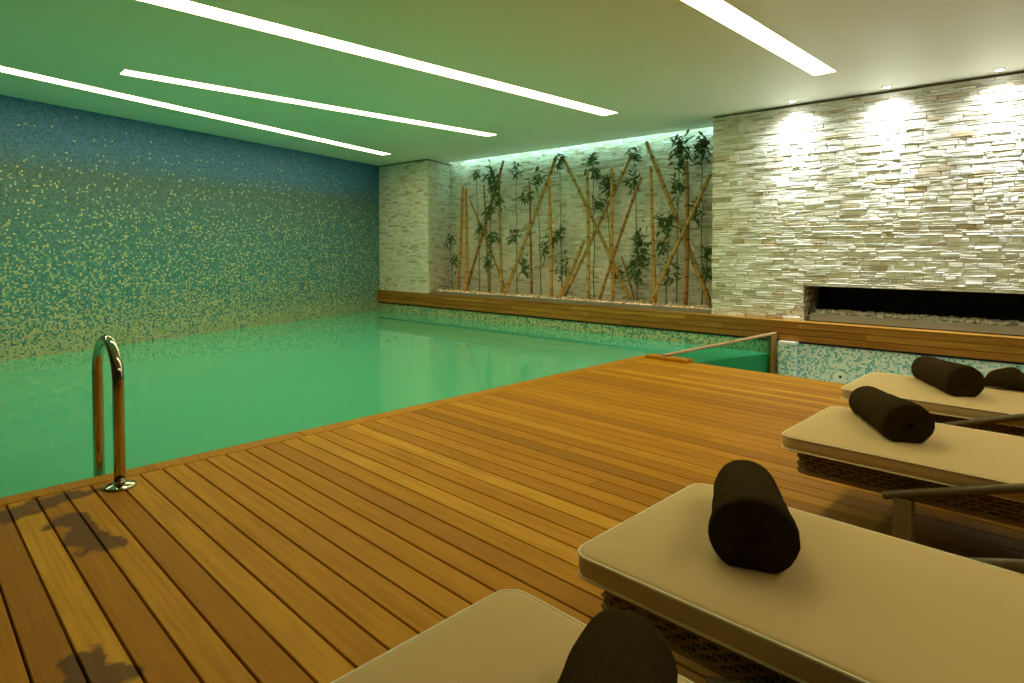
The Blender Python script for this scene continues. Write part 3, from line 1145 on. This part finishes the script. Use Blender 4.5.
leafy(-6.241, 0.6, [(-6.172, 1.063, 0.5), (-6.33, 1.548, 0.4)], 'small leafy bamboo beside the niche side wall at far left', 51)
leafy(-5.58, 0.78, [(-5.65, 2.994, 0.3), (-5.56, 1.763, 0.6)], 'slim leafy bamboo, one leaf spray at its top, right of two close poles', 52)
leafy(-4.939, 0.45, [(-4.91, 2.937, 0.4), (-4.822, 2.684, 0.9), (-4.968, 2.158, 0.6), (-4.997, 1.077, 0.7), (-4.657, 2.353, 0.5), (-4.861, 1.593, 0.5)], 'dense leafy bamboo twined with the leftmost leaning pole', 53)
leafy(-4.42, 0.7, [(-4.44, 2.97, 0.4), (-4.2, 2.44, 0.4), (-4.52, 1.62, 0.6), (-4.22, 1.0, 0.6)], 'leafy bamboo behind the long pole leaning right', 54)
leafy(-3.793, 0.74, [(-3.913, 2.786, 0.7), (-3.712, 1.33, 0.5), (-3.531, 1.531, 0.5)], 'leafy bamboo with a round top clump left of the orange pole', 55)
leafy(-3.285, 0.72, [(-3.325, 3.044, 0.6), (-3.325, 1.681, 0.5), (-3.265, 0.979, 0.8)], 'leafy bamboo reaching up into the peak of the two leaning poles', 56)
leafy(-2.5, 0.7, [(-2.57, 3.0, 0.5), (-2.54, 2.78, 0.7), (-2.43, 2.16, 0.5)], 'leafy bamboo with a dark top clump by the middle upright pole', 57)
leafy(-2.164, 0.8, [(-2.265, 2.522, 0.6), (-2.346, 2.613, 0.4), (-2.063, 0.875, 0.4)], 'sparse leafy bamboo behind the crossed poles right of the middle', 58)
leafy(-1.577, 0.66, [(-1.656, 2.973, 0.6), (-1.676, 2.555, 0.6), (-1.537, 1.509, 1.0), (-1.527, 1.191, 1.3), (-1.606, 0.952, 0.9)], 'bushiest leafy bamboo, a big clump low in the right half of the niche', 59)
leafy(-0.997, 0.6, [(-0.938, 1.835, 0.5), (-1.066, 1.805, 0.5), (-0.968, 0.964, 0.8), (-1.047, 1.399, 0.4)], 'leafy bamboo right of the crooked upright pole', 60)
leafy(-0.86, 0.7, [(-0.83, 3.1, 0.6), (-0.8, 2.86, 1.3), (-0.88, 2.4, 0.5)], 'leafy bamboo with the largest dark clump high on the right', 61)
leafy(-0.438, 0.74, [(-0.448, 3.077, 0.5), (-0.448, 2.907, 0.8), (-0.559, 1.953, 0.7), (-0.318, 0.978, 0.5), (-0.368, 1.3, 0.3)], 'tall leafy bamboo nearest the edge of the bright stone wall', 62)

pl_ = empty('planter_light', W(-3.2, 0.22, 0.40))
tag(pl_, 'hidden warm light strip behind the planter edge of the niche', 'light')
d = MB(); d.wbox(UP + 0.15, -0.08, 0.2055, 0.216, 0.405, 0.421)
abs_child(d, 'diffuser', M['warmslot'], pl_)
d = MB(); d.wbox(UP + 0.15, -0.08, 0.2055, 0.216, 0.385, 0.404)
abs_child(d, 'bracket', M['steel'], pl_)

# ------------------------------------------------------------------ pool ladder rail
lad = empty('pool_ladder', (-4.02, 0.904, 0))
tag(lad, 'polished steel pool ladder rail standing at the deck edge', 'pool ladder')
d = MB()
pts = [(0, 0, -0.04), (0, 0, 0.15), (0, 0, 0.35), (0, 0, 0.55)]
for i in range(0, 19):
    a = PI * i / 18
    pts.append((-0.225 + 0.225 * math.cos(a), -0.008 * i / 18, 0.60 + 0.215 * math.sin(a)))
pts += [(-0.45, -0.008, 0.45), (-0.45, -0.008, 0.2), (-0.45, -0.008, -0.1), (-0.45, -0.008, -0.9)]
d.tube(pts, 0.0305, 18)
d.build('rail', M['chrome'], lad)
d = MB()
d.lathe([(0.0315, 0.0025), (0.082, 0.0025), (0.084, 0.008), (0.074, 0.014), (0.050, 0.022), (0.036, 0.026), (0.0315, 0.026)], sides=32)
fl = d.build('flange', M['chrome'], lad)


# ------------------------------------------------------------------ loungers
LX0, LLEN, LWID = 0.0, 1.95, 0.80
CZ0, CZ1 = 0.348, 0.42


def rrect(x0, x1, y0, y1, r, n=7):
    out = []
    for cx, cy, a0 in ((x1 - r, y1 - r, 0), (x0 + r, y1 - r, PI / 2), (x0 + r, y0 + r, PI), (x1 - r, y0 + r, 1.5 * PI)):
        for i in range(n + 1):
            a = a0 + PI / 2 * i / n
            out.append((cx + r * math.cos(a), cy + r * math.sin(a)))
    return out


def cushion_mb():
    mb = MB()
    rings = []
    prof = [(0.020, 0.000), (0.004, 0.002), (0.000, 0.008), (-0.002, 0.036), (0.0, 0.064), (0.004, 0.071), (0.020, 0.074), (0.08, 0.077), (0.22, 0.078)]
    for ins, z in prof:
        r = max(0.02, 0.060 - ins * 0.5)
        rings.append([mb.v((x, y, CZ0 + z)) for x, y in rrect(LX0 + ins, LX0 + LLEN - ins, ins, LWID - ins, r)])
    for a, b in zip(rings, rings[1:]):
        n = len(a)
        for k in range(n):
            j = (k + 1) % n
            mb.face([a[k], a[j], b[j], b[k]], smooth=True)
    mb.face(rings[0][::-1], smooth=True)
    mb.face(rings[-1], smooth=True)
    return mb


def piping_mb(z):
    mb = MB()
    p = [Vector((x, y, z)) for x, y in rrect(LX0 - 0.001, LX0 + LLEN + 0.001, -0.001, LWID + 0.001, 0.060)]
    mb.tube(p + [p[0]], 0.0048, 6, False)
    return mb


def resample(poly, step):
    P = [Vector((x, y, 0)) for x, y in poly]
    P.append(P[0])
    out = []
    tot = sum((b - a).length for a, b in zip(P, P[1:]))
    n = int(tot / step) // 2 * 2
    i, acc = 0, 0.0
    for k in range(n):
        s = tot * k / n
        while acc + (P[i + 1] - P[i]).length < s:
            acc += (P[i + 1] - P[i]).length
            i += 1
        d_ = (P[i + 1] - P[i])
        out.append((P[i] + d_.normalized() * (s - acc), d_.normalized()))
    return out


def base_mb():
    mb = MB()
    sam = resample(rrect(LX0 + 0.065, LX0 + LLEN - 0.065, 0.06, LWID - 0.06, 0.04, 5), 0.030)
    rows = 6
    z0, z1 = 0.243, 0.345
    for rI in range(rows):
        z = z0 + (z1 - z0) * (rI + 0.5) / rows
        pts = []
        for k, (p, dr) in enumerate(sam):
            nr = Vector((dr.y, -dr.x, 0))
            pts.append(p + nr * (0.008 if (k + rI) % 2 else -0.008) + Vector((0, 0, z)))
        mb.tube(pts + [pts[0]], 0.0068, 6, False)
    for k, (p, dr) in enumerate(sam):
        mb.tube([p + Vector((0, 0, z0 - 0.004)), p + Vector((0, 0, z1))], 0.0050, 4, True)
    for z, r in ((z0 - 0.004, 0.011), (z1 - 0.004, 0.009)):
        pts = [p + Vector((0, 0, z)) for p, dr in sam]
        mb.tube(pts + [pts[0]], r, 6, False)
    return mb


def wrap_tube(mb, pts, r, step=0.008):
    """a pole wound with cane: closely ridged"""
    P = [Vector(p) for p in pts]
    out, rad = [], []
    k = 0
    for a, b in zip(P, P[1:]):
        n = max(2, int((b - a).length / (step * 0.5)))
        for i in range(n):
            out.append(a.lerp(b, i / n))
            rad.append(r * (1.0 if k % 2 else 0.90))
            k += 1
    out.append(P[-1]); rad.append(r)
    mb.tube(out, rad, 8)


def smooth_path(pts, n=6):
    P = [Vector(p) for p in pts]
    out = [P[0]]
    for i in range(len(P) - 1):
        p0 = P[max(i - 1, 0)]; p1 = P[i]; p2 = P[i + 1]; p3 = P[min(i + 2, len(P) - 1)]
        for k in range(1, n + 1):
            t = k / n
            out.append(0.5 * ((2 * p1) + (p2 - p0) * t + (2 * p0 - 5 * p1 + 4 * p2 - p3) * t * t + (-p0 + 3 * p1 - 3 * p2 + p3) * t ** 3))
    return out


def make_lounger():
    root = empty('sun_lounger')
    cu = cushion_mb().build('cushion', M['cushion'], root)
    piping_mb(CZ0 + 0.068).build('piping', M['piping'], cu)
    piping_mb(CZ0 + 0.006).build('piping', M['piping'], cu)
    base_mb().build('base_frame', M['wicker'], root)
    d = MB(); d.box(LX0 + 0.08, LX0 + LLEN - 0.08, 0.075, LWID - 0.075, 0.246, 0.346)  # added dark block, keeps light from shining through the woven base
    d.build('light_block_panel', M['light_block'], root)
    for sgn, yl in ((-1, -0.028), (1, LWID + 0.028)):
        d = MB()
        wrap_tube(d, smooth_path([(0.47, yl, 0.253), (0.55, yl, 0.281), (0.75, yl, 0.349), (0.95, yl, 0.417), (1.15, yl, 0.478), (1.35, yl, 0.52), (1.55, yl, 0.53), (1.62, yl, 0.49), (1.63, yl, 0.25)], 5), 0.020)
        d.build('armrest', M['cane'], root)
        for xl in (0.545, 1.63):
            d = MB()
            y0_, y1_ = (yl - 0.02, yl + 0.055) if sgn < 0 else (yl - 0.055, yl + 0.02)
            ztop = 0.262 if xl < 1 else 0.25
            nrow = 26
            # leg wound with flat cane: stacked thin courses
            ringz = []
            for i in range(nrow * 2 + 1):
                zz = ztop * i / (nrow * 2)
                e = 0.0 if i % 2 else 0.0025
                ringz.append([d.v(p) for p in ((xl - 0.036 + e, y0_ + e, zz), (xl + 0.036 - e, y0_ + e, zz), (xl + 0.036 - e, y1_ - e, zz), (xl - 0.036 + e, y1_ - e, zz))])
            for a, b in zip(ringz, ringz[1:]):
                for k in range(4):
                    j = (k + 1) % 4
                    d.face([a[k], a[j], b[j], b[k]])
            d.face(ringz[0][::-1]); d.face(ringz[-1])
            d.build('leg', M['wicker'], root)
    return root


proto = make_lounger()
spots = [(-1.185, 0.395, 'nearest beige cushioned wicker sun lounger, cut off by the bottom edge'),
         (-1.185, 1.462, 'beige cushioned wicker sun lounger second from the bottom, its whole front end in view'),
         (-1.20, 3.125, 'beige cushioned wicker sun lounger with its cane armrest showing, third from the bottom'),
         (-1.315, 4.445, 'farthest beige cushioned wicker sun lounger, nearest the mosaic channel')]
for i, (x, y, lab) in enumerate(spots):
    o = proto if i == 0 else copy_tree(proto)
    o.location = (x, y, 0)
    tag(o, lab, 'sun lounger', 'sun loungers in a row on the deck')


# ------------------------------------------------------------------ rolled towels
def towel_mb(L, r, seed, turns=3.2):
    """a towel rolled up: one thick strip wound in a spiral, lying along +x from the near end"""
    rr = random.Random(seed)
    mb = MB()
    th = r / (turns + 0.35)
    n = int(turns * 26)
    m = 16
    cols = []
    for k in range(n + 1):
        f = k / n
        a = 2 * PI * turns * f
        rc = th * 0.30 + (r - th * 0.60) * f
        a0 = a - 2 * PI * turns - PI * 0.62        # the loose edge ends low on one side
        cols.append((a0, rc, f))
    grid_o, grid_i = [], []
    for (a, rc, f) in cols:
        ro, ri = [], []
        t2 = th * 0.46 * min(1.0, (1 - f) / 0.07 + 0.12)
        rc -= th * 0.46 * (1 - min(1.0, (1 - f) / 0.07 + 0.12))
        for j in range(m + 1):
            x = L * j / m
            end = min(x, L - x)
            wob = 0.012 * math.sin(a * 1.0 + seed) * (1 if j in (0, m) else 0)
            x2 = x + wob + (rr.uniform(-0.003, 0.003) if j in (0, m) else 0)
            soft = 1 - 0.06 * math.exp(-end / 0.012)
            lump = 1 + 0.018 * math.sin(7 * x / L + a * 2 + seed) + 0.012 * math.sin(17 * x / L + a * 3)
            for lst, rad in ((ro, rc + t2), (ri, max(0.001, rc - t2))):
                rad = rad * soft * lump * (1.04 - 0.20 * j / m)
                yy, zz = rad * math.cos(a), rad * math.sin(a)
                zmin = -r * 0.64
                if zz < zmin: zz = zmin + (zz - zmin) * 0.15
                lst.append(mb.v((x2, yy, zz)))
        grid_o.append(ro); grid_i.append(ri)
    for g, flip in ((grid_o, False), (grid_i, True)):
        for k in range(n):
            for j in range(m):
                mb.face([g[k][j], g[k + 1][j], g[k + 1][j + 1], g[k][j + 1]], smooth=True)
    for k in range(n):
        for j in (0, m):
            mb.face([grid_o[k][j], grid_o[k + 1][j], grid_i[k + 1][j], grid_i[k][j]], smooth=False)
    for k in (0, n):
        for j in range(m):
            mb.face([grid_o[k][j], grid_o[k][j + 1], grid_i[k][j + 1], grid_i[k][j]], smooth=True)
    for v_ in mb.bm.verts:
        v_.co.z -= r * 0.15 * min(1.0, max(0.0, v_.co.x / L))
    zb = -r * 0.655
    for v_ in mb.bm.verts:
        if v_.co.z < zb: v_.co.z = zb
    mb.tube([(0.012, 0, 0), (L * 0.5, 0, 0), (L - 0.012, 0, 0)], th * 0.55, 10)
    return mb


TOP = CZ0 + 0.079
towels = [(-0.545, 0.700, 116.0, 0.42, 0.130, 'dark brown rolled towel at the bottom edge on the nearest lounger'),
          (-0.738, 1.725, 116.5, 0.49, 0.131, 'big dark brown rolled towel standing out on the second lounger from the bottom'),
          (-0.70, 3.385, 123.0, 0.58, 0.119, 'dark brown rolled towel on the lounger with the visible armrest'),
          (-0.67, 4.70, 121.5, 0.62, 0.121, 'dark brown rolled towel on the farthest lounger, nearest the mosaic')]
for i, (x, y, a, L, r, lab) in enumerate(towels):
    o = towel_mb(L, r, i + 1).build('rolled_towel', M['towel'])
    o.location = (x, y, TOP + r * 0.655)
    o.rotation_euler = (0, 0, R(a))
    tag(o, lab, 'towel', 'rolled towels on the loungers')

# crumpled towel by the far edge of the last lounger
mb = MB()
rr = random.Random(5)
lumps = [(-0.02, 0, 0.05, 0.12, 0.075, 0.055), (0.19, 0.01, 0.062, 0.13, 0.085, 0.066), (0.42, 0.0, 0.06, 0.16, 0.09, 0.064), (0.10, -0.01, 0.035, 0.12, 0.08, 0.038)]
nx, na = 44, 20
x0, x1 = -0.13, 0.58
rows = []
for i in range(nx + 1):
    x = x0 + (x1 - x0) * i / nx
    h = w = 0.004
    for (cx, cy, cz, lx, ly, lz) in lumps:
        q = 1 - ((x - cx) / lx) ** 2
        if q > 0:
            h = max(h, 2 * lz * math.sqrt(q)); w = max(w, ly * math.sqrt(q))
    h *= 1 + 0.08 * math.sin(31 * x); w *= 1 + 0.06 * math.sin(23 * x + 1)
    row = []
    for k in range(na):
        a = 2 * PI * k / na
        row.append(mb.v((x, w * math.cos(a) + 0.01 * math.sin(9 * x), max(0.0, h * 0.5 + h * 0.5 * math.sin(a) * (1 + 0.10 * math.sin(4 * a + 13 * x))))))
    rows.append(row)
for a, b in zip(rows, rows[1:]):
    for k in range(na):
        j = (k + 1) % na
        mb.face([a[k], a[j], b[j], b[k]], smooth=True)
mb.face(rows[0][::-1]); mb.face(rows[-1])
o = mb.build('crumpled_towel', M['towel'])
o.location = (-0.50, 5.17, TOP)
o.scale = (1, 0.85, 1.35)
o.rotation_euler = (0, 0, R(2))
tag(o, 'dark crumpled towel at the right edge, behind the farthest rolled towel', 'towel')
